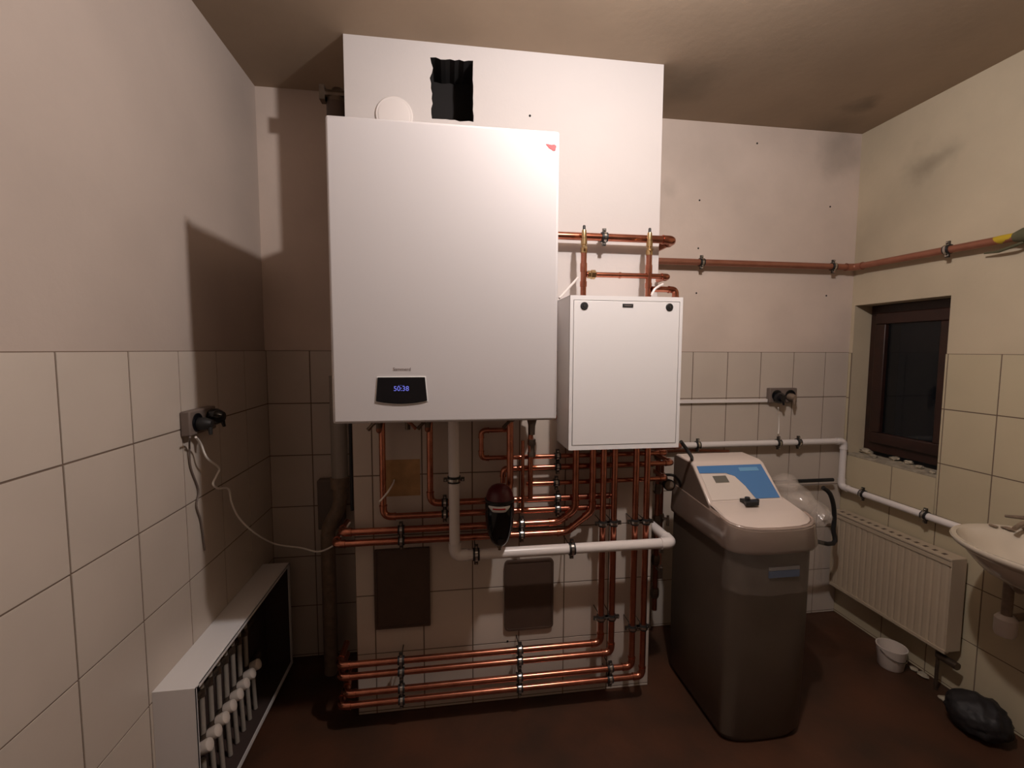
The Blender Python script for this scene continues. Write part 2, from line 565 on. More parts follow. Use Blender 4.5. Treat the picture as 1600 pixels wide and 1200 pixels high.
for (u, v, ax, val, par) in ((828, 181, 1, DC, chim), (1183, 224, 1, D, wall_back), (1297, 323, 1, D, wall_back), (1093, 313, 1, D, wall_back), (1091, 388, 1, D, wall_back),
                             (1291, 462, 1, D, wall_back), (1088, 458, 1, D, wall_back), (793, 1002, 1, DC - .007, chim)):
    p = at(u, v, ax, val)
    MB().lathe(p + Vector((0, .004, 0)), (0, -1, 0), [(0, .005), (.0055, .0045), (.0058, .002)], 10).build('drill_hole', m_dark, par, kind='structure')

# window in the right wall
win = MB()
fx0, fx1 = R + .105, R + .165
win.box(fx0, fx1, WY0 + .001, WY1 - .001, WZ1 - .055, WZ1 - .001)
win.box(fx0, fx1, WY0 + .001, WY1 - .001, WZ0 + .03, WZ0 + .09)
win.box(fx0, fx1, WY0 + .001, WY0 + .055, WZ0 + .09, WZ1 - .055)
win.box(fx0, fx1, WY1 - .055, WY1 - .001, WZ0 + .09, WZ1 - .055)
w1 = win.build('window_1', m_wood, kind='structure', bevel=.003)
s = MB()
sx0, sx1 = R + .085, R + .135
a0, a1, c0, c1 = WY0 + .045, WY1 - .045, WZ0 + .08, WZ1 - .045
s.box(sx0, sx1, a0, a1, c1 - .06, c1); s.box(sx0, sx1, a0, a1, c0, c0 + .06)
s.box(sx0, sx1, a0, a0 + .06, c0 + .06, c1 - .06); s.box(sx0, sx1, a1 - .06, a1, c0 + .06, c1 - .06)
s.build('window_sash', m_wood, w1, kind='structure', bevel=.006)
MB().box(sx0 + .02, sx0 + .026, a0 + .055, a1 - .055, c0 + .055, c1 - .055).build('window_pane', m_pane, w1, kind='structure', smooth=False)
b = MB()
b.box(R - .004, R + .105, WY0, WY1, WZ0 - .002, WZ0 + .010)
b.build('window_sill', m_mortar, w1, kind='structure', smooth=False)
rn = random.Random(3)
for k, (u, v, sc) in enumerate(((1352, 705, .9), (1365, 712, .7), (1374, 702, 1.2), (1388, 706, .8), (1408, 716, .9), (1421, 722, .8), (1436, 729, .7), (1449, 737, .6))):
    p = at(u, v, 2, WZ0 + .02)
    p.x = min(max(p.x, R + .02), R + .09); p.y = min(max(p.y, WY0 + .03), WY1 - .03)
    MB().blob((p.x, p.y, WZ0 + .010 + .011 * sc), .022 * sc, .026 * sc, .012 * sc, .3, k).build(
        'mortar_lump', m_mortar, label='%s of the pale mortar lumps on the window sill' % ('leftmost', 'second from left', 'third from left', 'fourth from left', 'fifth from left', 'third from right', 'second from right', 'rightmost')[k], cat='rubble', group='mortar lumps on the window sill')

# ------------------------------------------------------------------ boiler
YB = 1.34
bx0, bx1, bz0, bz1 = -.330, .3275, 1.304, 2.157
boiler = thing('wall_boiler', ((bx0 + bx1) / 2, 1.6, bz0), 'large white gas boiler hanging on the chimney breast with black curved display', 'boiler')
MB().box(bx0 + .004, bx1 - .004, YB + .022, 1.80, bz0 + .004, bz1 - .004).build('casing', m_white, boiler, bevel=.006)
MB().box(bx0, bx1, YB, YB + .020, bz0, bz1).build('front_panel', m_white, boiler, bevel=.008)
MB().box(bx0 + .06, bx1 - .06, 1.80, DC - .001, bz0 + .25, bz1 - .12).build('mounting_bracket', m_steel, boiler)
dx0, dx1 = -.2055, -.0655
poly = [(dx0 + .003, 1.438), (dx1 - .003, 1.438)] + [(dx1 + .003, 1.369)] + [(dx1 + .003 - (dx1 - dx0 + .006) * t, 1.369 - .0085 * math.sin(PI * t) ** .8) for t in [i / 12 for i in range(1, 12)]] + [(dx0 - .003, 1.369)]
dsp = MB().prism([(x, z) for x, z in poly], 1, YB - .004, YB + .004).build('display', m_blackgl, boiler, bevel=.0015)
rim = [((x + .1355) * 1.035 - .1355, (z - 1.402) * 1.07 + 1.402) for x, z in poly]
MB().prism(rim, 1, YB - .0015, YB + .002).build('display_bezel', m_whst, boiler, bevel=.0006)
pc = at(627, 607, 1, YB - .0045)
text_mesh('50:38', .020, m_blueled, (pc.x, YB - .0045, pc.z - .001), (1, 0, 0), (0, 0, 1), 'display_digits', dsp)
text_mesh('- - - -', .008, m_blueled, (pc.x, YB - .0045, pc.z + .0095), (1, 0, 0), (0, 0, 1), 'display_icons', dsp)
pl = at(628, 577, 1, YB)
text_mesh('Sammerd', .0135, m_grey, (pl.x, YB - .0004, pl.z), (1, 0, 0), (0, 0, 1), 'maker_lettering', boiler, .0003)
ps = at(861, 226, 1, YB)
st = MB().lathe((ps.x, YB, ps.z), (0, -1, 0), [(0, .0195), (.0006, .0195)], 32).build('round_sticker', m_whst, boiler, label='round white sticker with a red swoosh')
sw = MB()
sw.prism([(ps.x - .016, ps.z + .000), (ps.x - .010, ps.z + .001), (ps.x + .001, ps.z - .001), (ps.x + .001, ps.z - .014), (ps.x - .006, ps.z - .011)], 1, YB - .0016, YB - .0005)
sw.prism([(ps.x + .001, ps.z - .001), (ps.x + .010, ps.z + .001), (ps.x + .0165, ps.z - .003), (ps.x + .013, ps.z - .0155), (ps.x + .006, ps.z - .0175), (ps.x + .001, ps.z - .014)], 1, YB - .0016, YB - .0005)
sw.build('red_swoosh', m_redst, st, smooth=False)
# round flue cover on the chimney just above the boiler's top edge
fl = thing('flue_cover', (-.199, DC, 2.341), 'white round flue cover on the chimney half hidden by the boiler top', 'flue cover')
MB().lathe((-.199, DC - .0005, 2.411), (0, -1, 0), [(0, .070), (.004, .070), (.007, .067)], 40).build('plate', m_wplastic, fl)
MB().lathe((-.199, DC - .0072, 2.411), (0, -1, 0), [(0, .060), (.002, .059), (.003, .052)], 40).build('centre_cap', m_wplastic, fl)

# ------------------------------------------------------------------ hydraulic cabinet
cx0, cx1, cz0, cz1, CYF = .450, .8965, 1.137, 1.722, 1.650
cab = thing('distribution_cabinet', ((cx0 + cx1) / 2, 1.75, cz0), 'small white metal cabinet right of the boiler with two round locks', 'cabinet')
b = MB()
t = .012
b.box(cx0, cx1, CYF, CYF + .004, cz0, cz0 + t * 1.4); b.box(cx0, cx1, CYF, CYF + .004, cz1 - t * 1.4, cz1)
b.box(cx0, cx0 + t, CYF, CYF + .004, cz0 + t * 1.4, cz1 - t * 1.4); b.box(cx1 - t, cx1, CYF, CYF + .004, cz0 + t * 1.4, cz1 - t * 1.4)
b.build('front_frame', m_white2, cab)
b = MB()
b.box(cx0, cx0 + .0015, CYF + .004, DC - .001, cz0, cz1); b.box(cx1 - .0015, cx1, CYF + .004, DC - .001, cz0, cz1)
b.box(cx0, cx1, CYF + .004, DC - .001, cz1 - .0015, cz1); b.box(cx0, cx1, CYF + .004, DC - .001, cz0, cz0 + .0015)
b.box(cx0, cx1, CYF + .006, CYF + .009, cz0, cz1)
b.build('casing', m_white2, cab)
door = MB().box(cx0 + t + .002, cx1 - t - .002, CYF - .001, CYF + .0055, cz0 + t * 1.4 + .002, cz1 - t * 1.4 - .002).build('door', m_white2, cab, bevel=.002)
for u, v in ((913, 478), (1046, 480)):
    p = at(u, v, 1, CYF - .002)
    k_ = MB().lathe((p.x, CYF - .001, p.z), (0, -1, 0), [(0, .0145), (.003, .0145), (.005, .012), (.005, .006), (.007, .005)], 28).build('lock', m_black, door)
    MB().box(p.x - .001, p.x + .001, CYF - .0088, CYF - .0078, p.z - .004, p.z + .004).build('key_slot', m_steel, k_)
p = at(981, 477.5, 1, CYF - .001)
bd = MB().box(p.x - .021, p.x + .021, CYF - .003, CYF - .001, p.z - .0065, p.z + .0065).build('name_badge', m_black, door)
text_mesh('ELEKTROMET', .0058, m_grey, (p.x, CYF - .0034, p.z), (1, 0, 0), (0, 0, 1), 'badge_lettering', bd, .0002) if 0 else None
MB().box(p.x - .015, p.x + .015, CYF - .0034, CYF - .003, p.z - .001, p.z + .0012).build('badge_print', m_grey, bd)
# small key fitting on the right side of the casing
pr = at(1066, 599, 1, 1.72)
MB().cyl((cx1, 1.72, 1.43), (cx1 + .012, 1.72, 1.43), .006).cyl((cx1, 1.72, 1.412), (cx1 + .010, 1.72, 1.412), .005).build('side_screw', m_black, cab)

# ------------------------------------------------------------------ copper pipes
YP, YV = 1.790, 1.745


def X(u, v=740, Y=YP): return at(u, v, 1, Y).x
def Z(u, v, Y=YP): return at(u, v, 1, Y).z


# floor rows (four) with their risers
rows = [(.291, 940, 531, 'topmost'), (.2435, 957, 531, 'second from the top'), (.1725, 990, 541, 'third from the top'), (.1245, 1007, 532, 'lowest')]
CLX = [X(627, 1050, YV), X(812, 1050, YV)]
for i, (z, uv, ul, wd) in enumerate(rows):
    xr = X(uv, 900, YV)
    xl = XL - .05 + (.02 if i == 2 else 0)
    ztop = 1.134
    cl = [((x, YV, z), (1, 0, 0)) for x in CLX]
    if i >= 2: cl.append(((X(953, 1050, YV), YV, z), (1, 0, 0)))
    cl.append(((xr, YV, (.40, .40, .345, .345)[i]), (0, 0, 1)))
    cl.append(((xr, YV, .806), (0, 0, 1)))
    pipe('copper riser bending left into the %s of four pipes along the floor' % wd,
         [(xl, 1.885, z), (xl, YV, z), (xr, YV, z), (xr, YV, ztop)], .0128, clamps=cl, bend=.028, group=None)
# middle rows C, D: run past the chimney's left edge, climb at 45 degrees
for (zc, u1, u2, up, wd, xl) in ((.8045, 872, 895, .875, 'upper', -.42), (.759, 885, 921, .875, 'lower', -.445)):
    xa, xb = X(u1, 815), X(u2, 795)
    dz = xb - xa
    pipe('%s of the two long copper pipes under the separator that wrap the chimney left edge' % wd,
         [(xl, 1.90, zc), (xl, YP, zc), (xa, YP, zc), (xb, YP - .036, zc + dz), (xb, YP - .036, 1.134)], .0135, bend=.026,
         clamps=[((X(627, 835), YP, zc), (1, 0, 0)), ((X(815, 825), YP, zc), (1, 0, 0))])
# boiler feeds P1, P2
x1, x2 = X(598), X(672)
xe1, xe2 = X(942, 800) - .004, X(957, 800) - .006
pipe('copper pipe from the leftmost boiler tap dropping and turning right above the long pair', [(x1, YP, 1.262), (x1, YP, .860), (.672, YP, .860)], .0125, bend=.034,
     clamps=[((X(695, 803), YP, .860), (1, 0, 0)), ((X(871, 795), YP, .860), (1, 0, 0))])
pipe('copper pipe from the second boiler tap dropping and turning right at the separator band', [(x2, YP, 1.30), (x2, YP, .907), (.672, YP, .907)], .0125, bend=.034,
     clamps=[((X(695, 786), YP, .907), (1, 0, 0)), ((X(871, 778), YP, .907), (1, 0, 0))])
# thin rows R1..R3 to the right, wrapping behind the chimney's right edge
xw = XR + .03
zz = (1.083, 1.038, .971)
pipe('thin copper pipe starting under the boiler middle, topmost of the rows behind the cabinet risers', [(X(797, 672), YP, 1.196), (X(752, 690), YP, 1.196), (X(752, 690), YP, zz[0]), (xw, YP, zz[0]), (xw, 2.1, zz[0])], .0095, bend=.02,
     clamps=[((X(871, 710), YP, zz[0]), (1, 0, 0))])
pipe('thin copper pipe second from the top of the rows behind the cabinet risers', [(X(786, 742), YP, .98), (X(786, 742), YP, zz[1]), (xw + .03, YP, zz[1]), (xw + .03, 2.1, zz[1])], .0105, bend=.022,
     clamps=[((X(871, 728), YP, zz[1]), (1, 0, 0))])
pipe('thin copper pipe third from the top of the rows behind the cabinet risers', [(X(822, 755), YP, zz[2]), (xw + .005, YP, zz[2]), (xw + .005, 2.1, zz[2])], .0095, bend=.02,
     clamps=[((X(869, 753), YP, zz[2]), (1, 0, 0))])
# verticals under the boiler's right half
pipe('thick copper riser between boiler and the black separator', [(X(797, 700, 1.72), 1.72, 1.302), (X(797, 700, 1.72), 1.72, .985), (.205, 1.70, .955)], .0135, bend=.015, elbow=False)
pipe('copper pipe dropping from the brass fitting under the boiler right side', [(X(829, 700, YV), YV, 1.25), (X(829, 700, YV), YV, .925)], .0105, elbow=False)
pipe('thin bright copper pipe left of the brass fitting drop', [(X(817, 700, YV), YV, 1.16), (X(817, 700, YV), YV, .87)], .007, elbow=False)
ft = thing('boiler_fitting', (X(832, 675, 1.74), 1.74, 1.19), 'dark brass tee fitting hanging under the right end of the boiler', 'fitting')
xf = X(831, 675, 1.74)
MB().lathe((xf, 1.74, 1.304), (0, 0, -1), [(0, .024), (.03, .026), (.034, .030), (.055, .030), (.060, .020), (.085, .014), (.12, .0125)], 8).build('body', m_brass_d, ft)
MB().lathe((xf, YV, 1.165), (0, 0, -1), [(0, .016), (.022, .016), (.026, .013), (.05, .013), (.055, .016), (.07, .016)], 6).build('union_nut', m_brass_d, ft)
MB().cyl((xf - .035, 1.74, 1.255), (xf, 1.74, 1.255), .014, 6).build('side_outlet', m_brass_d, ft)
MB().sweep(rounded([(xf, 1.74, 1.272), (xf + .055, 1.74, 1.272), (xf + .055, 1.60, 1.275)], .03)[0], .0125).build('copper_stub', m_copper, ft)

# taps under the boiler's left side
for (u, v, h, lb) in ((592, 675, 1, 'brass isolating tap above the leftmost copper pipe under the boiler'), (637, 676, -1, 'brass tap with slanted lever under the boiler beside the white cable'),
                      (668, 668, 1, 'brass tap above the second copper pipe under the boiler'), (797, 670, 1, 'brass tap above the thick copper riser under the boiler')):
    x = X(u, v, 1.74); y = 1.74 if u != 797 else 1.72
    tp = thing('isolating_tap', (x, y, 1.215), lb, 'tap')
    MB().lathe((x, y, 1.303), (0, 0, -1), [(0, .015), (.02, .015), (.022, .011), (.035, .011), (.037, .016), (.06, .016), (.062, .010), (.088, .010)], 8).build('body', m_brass_d, tp)
    MB().lathe((x, y - .012, 1.255), (0, -1, 0), [(0, .008), (.014, .008), (.016, .011), (.022, .011)], 12).build('spindle', m_brass_d, tp)
    e = MB()
    e.sweep([(x, y - .032, 1.255), (x - .018 * h, y - .034, 1.240), (x - .034 * h, y - .034, 1.222)], [.007, .006, .0075], 8)
    e.build('lever', m_brass_d if h > 0 else m_copper_d, tp)
    if u in (592, 668): MB().sweep(rounded([(x, y, 1.222), (x, y, 1.21), (x1 if u == 592 else x2, YP, 1.262 if u == 592 else 1.25)], .01)[0], .0105).build('bent_tail', m_copper_d, tp)

# gas pipe: boiler -> right, round the chimney, along the back wall and the right wall
zg = 1.972
yb2, xr2 = D - .045, R - .045
pipe('bright copper gas pipe leaving the boiler right side and wrapping the chimney edge', [(bx1 - .01, YP, zg), (.925, YP, zg), (.925, 1.95, zg)], .0155, m_copper,
     clamps=[((X(944, 366), YP, zg), (1, 0, 0), (0, 1, 0), DC)], bend=.035)
cl = []
for u in (1096, 1302): cl.append(((at(u, 410, 1, yb2).x, yb2, zg), (1, 0, 0), (0, 1, 0), D))
cl.append(((xr2, at(1481, 391, 0, xr2).y, zg - .005), (0, 1, 0), (1, 0, 0), R))
gas = pipe('long dull copper pipe along the back wall and right wall above the window', [(.925, 1.9505, zg), (.925, yb2, zg), (xr2, yb2, zg), (xr2, 1.40, zg - .012)], .0165, mat('copper_darker', (.40, .17, .11), .42, .6, col2=(.33, .13, .08), nscale=15),  # same gas pipe continued in a darker copper
           clamps=cl, bend=.035)
pt = at(1555, 381, 0, xr2)
MB().sweep([(xr2, 1.57, zg - .009), (xr2, 1.545, zg - .009), (xr2, 1.50, zg - .009)], [.0162, .0175, .0165], 16).build('yellow_tape', m_yellow, gas)
MB().sweep([(xr2, 1.505, zg - .010), (xr2, 1.475, zg - .008), (xr2, 1.44, zg - .010), (xr2, 1.38, zg - .012)], [.018, .028, .031, .028], 16).build('grey_tape_wrap', m_greytape, gas)
q = [at(1538, 396, 0, R - .03), at(1560, 393, 0, R - .03), at(1585, 384, 0, R - .05), at(1600, 378, 0, R - .05)]
MB().sweep(q, [.003, .006, .006, .005], 10).build('loose_tape_tail', m_greytape, gas)

# pipe loop above the cabinet
ya = 1.735
xa, xb = X(912, 410, ya), X(1014, 410, ya)
zh = at(960, 430, 1, ya).z
for (x, u, lb) in ((xa, 912, 'left'), (xb, 1014, 'right')):
    rp = pipe('%s copper riser with brass air vent standing on the small white cabinet' % lb, [(x, ya, cz1 + .0005), (x, ya, 1.905)], .0115, elbow=False)
    MB().lathe((x, ya, 1.895), (0, 0, 1), [(0, .0135), (.02, .0135), (.022, .0095), (.03, .0095), (.032, .0125), (.055, .0125), (.057, .010), (.075, .010), (.088, .0085)], 14).build('air_vent', m_brass, rp)
    MB().lathe((x, ya, 1.982), (0, 0, 1), [(0, .0055), (.016, .0055), (.019, .0035)], 12).build('vent_cap', m_black, rp)
    MB().ring((x, ya, 1.77 + .006), (0, 0, 1), .0113, .010, .0022).build('solder_coupling', m_copper, rp)
    MB().ring((x, ya, 1.84), (0, 0, 1), .0113, .016, .0022).build('solder_coupling', m_copper, rp)
    MB().cyl((x, ya - .01, 1.912), (x, ya - .026, 1.912), .0055, 10).build('vent_spout', m_brass, rp)
xt = X(1046, 432, ya)
lp = pipe('copper crosspiece joining the two risers above the small cabinet', [(xa + .012, ya, zh), (xt - .004, ya, zh), (xt - .004, DC - .02, zh)], .0105, bend=.02)
for x in (xa + .04, xb - .12): MB().ring((x, ya, zh), (1, 0, 0), .0104, .003, .002).build('solder_coupling', m_copper, lp)
b = MB()
b.lathe((xa + .016, ya, zh), (1, 0, 0), [(0, .015), (.012, .015), (.014, .018), (.03, .018), (.034, .013)], 6)
b.build('union_nut', m_brass, lp)
pipe('short copper branch bending down into the right end of the small cabinet', [(xb + .012, ya - .004, 1.762), (X(1055, 445, ya), ya - .004, 1.762), (X(1055, 445, ya), ya - .004, cz1 + .0005)], .0115, bend=.028)

# pipes turning behind the chimney right edge, tucked between chimney and softener
for i, (z0, lb) in enumerate(((.88, 'upper'), (.62, 'lower'))):
    pass
rs = pipe('dark copper standpipe beside the right chimney edge above the white pipe end', [(.952, 1.93, .30), (.952, 1.93, 1.10)], .012, m_copper_d, elbow=False)
for z in (.36, .52, .71, .86, 1.02):
    MB().lathe((.952, 1.93, z), (0, 0, 1), [(0, .017), (.012, .020), (.034, .020), (.046, .017)], 6).build('coupling', m_brass_d, rs)
for z in (.50, .62):
    MB().cyl((.952, 1.92, z + .01), (.952, 1.885, z + .01), .007, 8).box(.945, .959, 1.872, 1.885, z - .02, z + .03).build('drain_tap', m_steel, rs)
for (xx, yy_, z0, z1, lb) in ((.925, 1.98, .62, 1.13, 'dark riser hidden closest behind the chimney right edge'), (1.000, 1.99, .42, .98, 'dark riser nearest the water softener side')):
    r2_ = pipe(lb, [(xx, yy_, z0), (xx, yy_, z1)], .011, m_copper_d, elbow=False)
    for z in (z0 + .03, (z0 + z1) / 2, z1 - .08):
        MB().lathe((xx, yy_, z), (0, 0, 1), [(0, .015), (.01, .018), (.03, .018), (.04, .015)], 6).build('coupling', m_brass_d, r2_)
    MB().cyl((xx, yy_, (z0 + z1) / 2 + .02), (xx + .012, yy_ - .05, (z0 + z1) / 2 + .03), .007, 10).cyl((xx + .012, yy_ - .05, (z0 + z1) / 2 + .00), (xx + .012, yy_ - .05, (z0 + z1) / 2 + .05), .006, 8).build('valve_lever', m_steel, r2_)
gz = at(1049, 760, 1, 1.86)
ga = thing('pressure_gauge', (gz.x, 1.88, gz.z - .03), 'small round pressure gauge between the chimney edge and the water softener', 'gauge')
MB().lathe((gz.x, 1.90, gz.z), (0, -1, 0), [(0, .024), (.02, .026), (.024, .026), (.024, .022), (.022, .022)], 24).build('housing', m_black, ga)
MB().lathe((gz.x, 1.8785, gz.z), (0, -1, 0), [(0, .0215), (.001, .0215)], 24).build('dial', m_tan, ga)
MB().cyl((gz.x, 1.90, gz.z), (.952, 1.93, gz.z), .008, 10).build('stem', m_brass_d, ga)
hp = [at(1064, 690, 1, 1.70), at(1073, 702, 1, 1.72), at(1082, 716, 1, 1.80), at(1072, 740, 1, 1.96), at(1066, 770, 1, 1.97), at(1064, 810, 1, 1.97)]
MB().sweep(rounded(hp, .03)[0], .0075, 10).build('black_cable', m_black, label='thick black cable dropping from the small cabinet corner behind the softener', cat='cable')
hp = [at(1040, 742, 1, 1.83), at(1052, 742, 1, 1.82), at(1062, 752, 1, 1.85), at(1066, 775, 1, 1.90), at(1060, 800, 1, 1.93)]
MB().sweep(rounded(hp, .03)[0], .006, 10).build('black_hose', m_black, label='black curved hose around the pressure gauge', cat='hose')
pipe('copper pipe leaving behind the cabinet toward the standpipe', [(.80, YV + .02, 1.115), (.97, YV + .02, 1.115), (.97, 2.15, 1.10)], .010, m_copper_d, bend=.02)
pipe('dull copper pipe running at the back wall behind the softener under the white pipe', [(.90, D - .03, .985), (1.30, D - .03, .985), (1.50, D - .03, .975)], .008, m_copper_d, elbow=False)

# ------------------------------------------------------------------ white pipes
rw = .0205
yw = 1.70
pipe('white plastic pipe dropping from the boiler and running right across the copper pipes', [(.016, yw, 1.303), (.019, yw, .727), (.9085, yw, .727), (.9085, 2.05, .727)], rw, m_wplastic, bend=.03, name='plastic_pipe',
     clamps=[((.0175, yw, at(706, 749, 1, yw).z), (0, 0, 1)), ((at(744, 868, 1, yw).x, yw, .727), (1, 0, 0)), ((at(893, 858, 1, yw).x, yw, .727), (1, 0, 0))], clampmat=m_steel)
yw2, xw2 = D - .05, R - .05
pipe('white plastic pipe along the back and right walls ending at the wash basin', [(.95, yw2, 1.018), (xw2, yw2, 1.018), (xw2, yw2, .760), (xw2, 1.36, .760)], .0165, m_wplastic, bend=.028, name='plastic_pipe',
     clamps=[((at(u, 692, 1, yw2).x, yw2, 1.018), (1, 0, 0), (0, 1, 0), D - .007) for u in (1090, 1216, 1247)] +
            [((xw2, at(u, 790, 0, xw2).y, .760), (0, 1, 0), (1, 0, 0), R - .007) for u in (1347, 1447)])
# pale waste pipe and old fittings in the left recess
xo = at(531, 740, 1, 2.12).x
wp = pipe('pale vertical waste pipe in the recess left of the chimney', [(xo, 2.12, .90), (xo, 2.12, 1.40)], .036, m_pex, elbow=False, name='waste_pipe')
b = MB()
b.sweep(rounded([(xo, 2.12, .92), (xo, 2.12, .80), (xo - .06, 2.12, .70), (xo - .06, 2.12, .001)], .05)[0], .032, 16)
b.build('bottom_bend', m_tan, wp)
MB().lathe((xo, 2.12, .885), (0, 0, 1), [(0, .04), (.05, .042), (.052, .037)], 24).build('socket_joint', m_tan, wp)
b = MB()
b.box(-.62, -.50, D - .06, D - .008, .66, .90)
b.build('junction_box', m_cardb, label='grey box on the tiled back wall in the left recess', cat='box', bevel=.006)
pv = at(523, 150, 1, 1.98)
av = thing('vent_stack', (pv.x, 1.98, 2.20), 'dark standing pipe with a valve top seen left of the chimney above the boiler', 'pipe')
MB().cyl((pv.x + .012, 1.98, 1.96), (pv.x + .012, 1.98, 2.50), .044, 24).build('tube', m_plate, av)
MB().lathe((pv.x + .012, 1.98, 2.50), (0, 0, 1), [(0, .045), (.015, .045), (.02, .03), (.045, .03), (.06, .02)], 12).build('cap', m_brass_d, av)
MB().cyl((pv.x - .035, 1.96, 2.53), (pv.x + .05, 1.96, 2.53), .016, 10).box(pv.x - .05, pv.x - .03, 1.94, 1.98, 2.50, 2.555).build('valve', m_brass_d, av)
for x, y, z in ((XL - .012, 1.86, 1.0),):
    b = MB()
    b.cyl((XL - .014, 1.88, .86), (XL - .014, 1.88, 1.30), .007, 10)
    b.build('thin_pipe', m_black, label='thin dark pipe down the left edge of the chimney', cat='pipe')

# ------------------------------------------------------------------ black separator with red top
sx, sy_ = .1885, 1.665
se = thing('dirt_separator', (sx, sy_, .75), 'black magnetic dirt separator with dark red cap under the boiler', 'filter')
body = MB().lathe((sx, sy_, .775), (0, 0, 1), [(0, .014), (.004, .022), (.02, .034), (.05, .045), (.09, .053), (.13, .056), (.165, .0555), (.175, .054)], 32).build('body', m_blackgl, se)
MB().lathe((sx, sy_, .949), (0, 0, 1), [(0, .056), (.008, .057), (.010, .054)], 32).build('band', m_black, se)
MB().lathe((sx, sy_, .959), (0, 0, 1), [(0, .053), (.015, .050), (.032, .043), (.045, .032), (.052, .016), (.053, .001)], 32).build('cap', m_red, se)
# curved paper label on the front of the body
b = MB(); n = 14; vs_, fs2 = [], []
for i in range(n + 1):
    a = math.radians(-90 - 44 + 88 * i / n) - .15
    tt = abs(i / n - .5) * 2
    zlo = .922 + .016 * max(0, (tt - .55) / .45)
    for z in (zlo, .944): vs_.append((sx + .0572 * math.cos(a), sy_ + .0572 * math.sin(a), z))
for i in range(n): fs2.append((2 * i, 2 * i + 2, 2 * i + 3, 2 * i + 1))
lab = b.add(vs_, fs2).build('label_band', m_whst, body, solid=-.0005)
b = MB(); vs_, fs2 = [], []
for i in range(n + 1):
    a = math.radians(-90 - 24 + 48 * i / n) - .15
    for z in (.931, .937): vs_.append((sx + .0580 * math.cos(a), sy_ + .0580 * math.sin(a), z))
for i in range(n): fs2.append((2 * i, 2 * i + 2, 2 * i + 3, 2 * i + 1))
b.add(vs_, fs2).build('label_print', m_redst, body, solid=-.0004)
MB().cyl((sx, sy_ - .045, .806), (sx, sy_ - .030, .806), .011, 12).build('plug', m_black, se)
MB().lathe((sx, sy_, .776), (0, 0, -1), [(0, .010), (.010, .010), (.012, .006), (.02, .006)], 8).build('drain_nipple', m_brass_d, se)
MB().cyl((sx + .03, sy_, .925), (sx + .03, YP - .013, .925), .015, 14).build('connector', m_copper, se)

# ------------------------------------------------------------------ cleanout plates in the chimney
def plate(x0, x1, z0, z1, r, lb):
    t_ = thing('cleanout_door', ((x0 + x1) / 2, DC, z0), lb, 'door plate')
    MB().prism(rrect(x0, x1, z0, z1, r), 1, DC - .0075, DC - .019).build('plate', m_plate, t_, bevel=.002)
    f_ = MB()
    o_, i_ = rrect(x0, x1, z0, z1, r), rrect(x0 + .008, x1 - .008, z0 + .008, z1 - .008, max(.001, r - .006))
    n_ = len(o_)
    vs_ = [(x, DC - .019, z) for x, z in o_] + [(x, DC - .019, z) for x, z in i_] + [(x, DC - .0225, z) for x, z in o_] + [(x, DC - .0225, z) for x, z in i_]
    fs_ = []
    for i in range(n_):
        j = (i + 1) % n_
        fs_ += [(2 * n_ + i, 2 * n_ + j, 3 * n_ + j, 3 * n_ + i), (i, j, 2 * n_ + j, 2 * n_ + i), (n_ + i, n_ + j, 3 * n_ + j, 3 * n_ + i), (i, j, n_ + j, n_ + i)]
    f_.add(vs_, fs_).build('raised_rim', m_plate, t_)


plate(-.303, -.082, .374, .708, .004, 'dark square-cornered cleanout plate low on the chimney left part')
plate(.229, .440, .320, .630, .018, 'dark cleanout plate with rounded corners low on the chimney right part')

# ------------------------------------------------------------------ sockets and cables
def double_socket(pos, nrm, along, label, wall_pos, plug_off):
    pos = Vector(pos); nrm = Vector(nrm); al = Vector(along); up = Vector((0, 0, 1))
    t_ = thing('wall_socket', pos, label, 'socket')

    def bx(c, a, n0, n1, h):
        b = MB(); q = [c + al * s1 * a + nrm * nn + up * s2 * h for nn in (n0, n1) for s1 in (-1, 1) for s2 in (-1, 1)]
        return b.add(q, [(0, 1, 3, 2), (4, 6, 7, 5), (0, 4, 5, 1), (2, 3, 7, 6), (0, 2, 6, 4), (1, 5, 7, 3)])
    bx(pos, .082, 0, .030, .040).build('back_box', m_cardb, t_, bevel=.005)
    for s_ in (-1, 1):
        MB().lathe(pos + al * s_ * .040 + nrm * .030, nrm, [(0, .030), (.003, .030), (.003, .024), (.001, .023)], 24).build('outlet', m_blackgl, t_)
    return t_


sp_ = at(303, 657, 0, -L + .007)
double_socket((-L + .0075, sp_.y, sp_.z), (1, 0, 0), (0, 1, 0), 'dark double socket on the left tiled wall above the loose cable', -L, 0)
sc = at(1218, 617, 1, D - .007)
t2 = double_socket((sc.x, D - .0075, sc.z), (0, -1, 0), (1, 0, 0), 'dark double socket on the back wall above the white pipe', D, 0)


def plug(base, nrm, dn, label, m=m_black, r=.021):
    base = Vector(base); nrm = Vector(nrm)
    t_ = thing('power_plug', base, label, 'plug')
    MB().lathe(base, nrm, [(0, r), (.018, r), (.03, r * .8), (.040, r * .55)], 20).build('body', m, t_)
    MB().sweep([base + nrm * .03, base + nrm * .034 + Vector(dn) * .018, base + nrm * .036 + Vector(dn) * .036], [.009, .007, .005], 10).build('strain_relief', m, t_)
    return t_


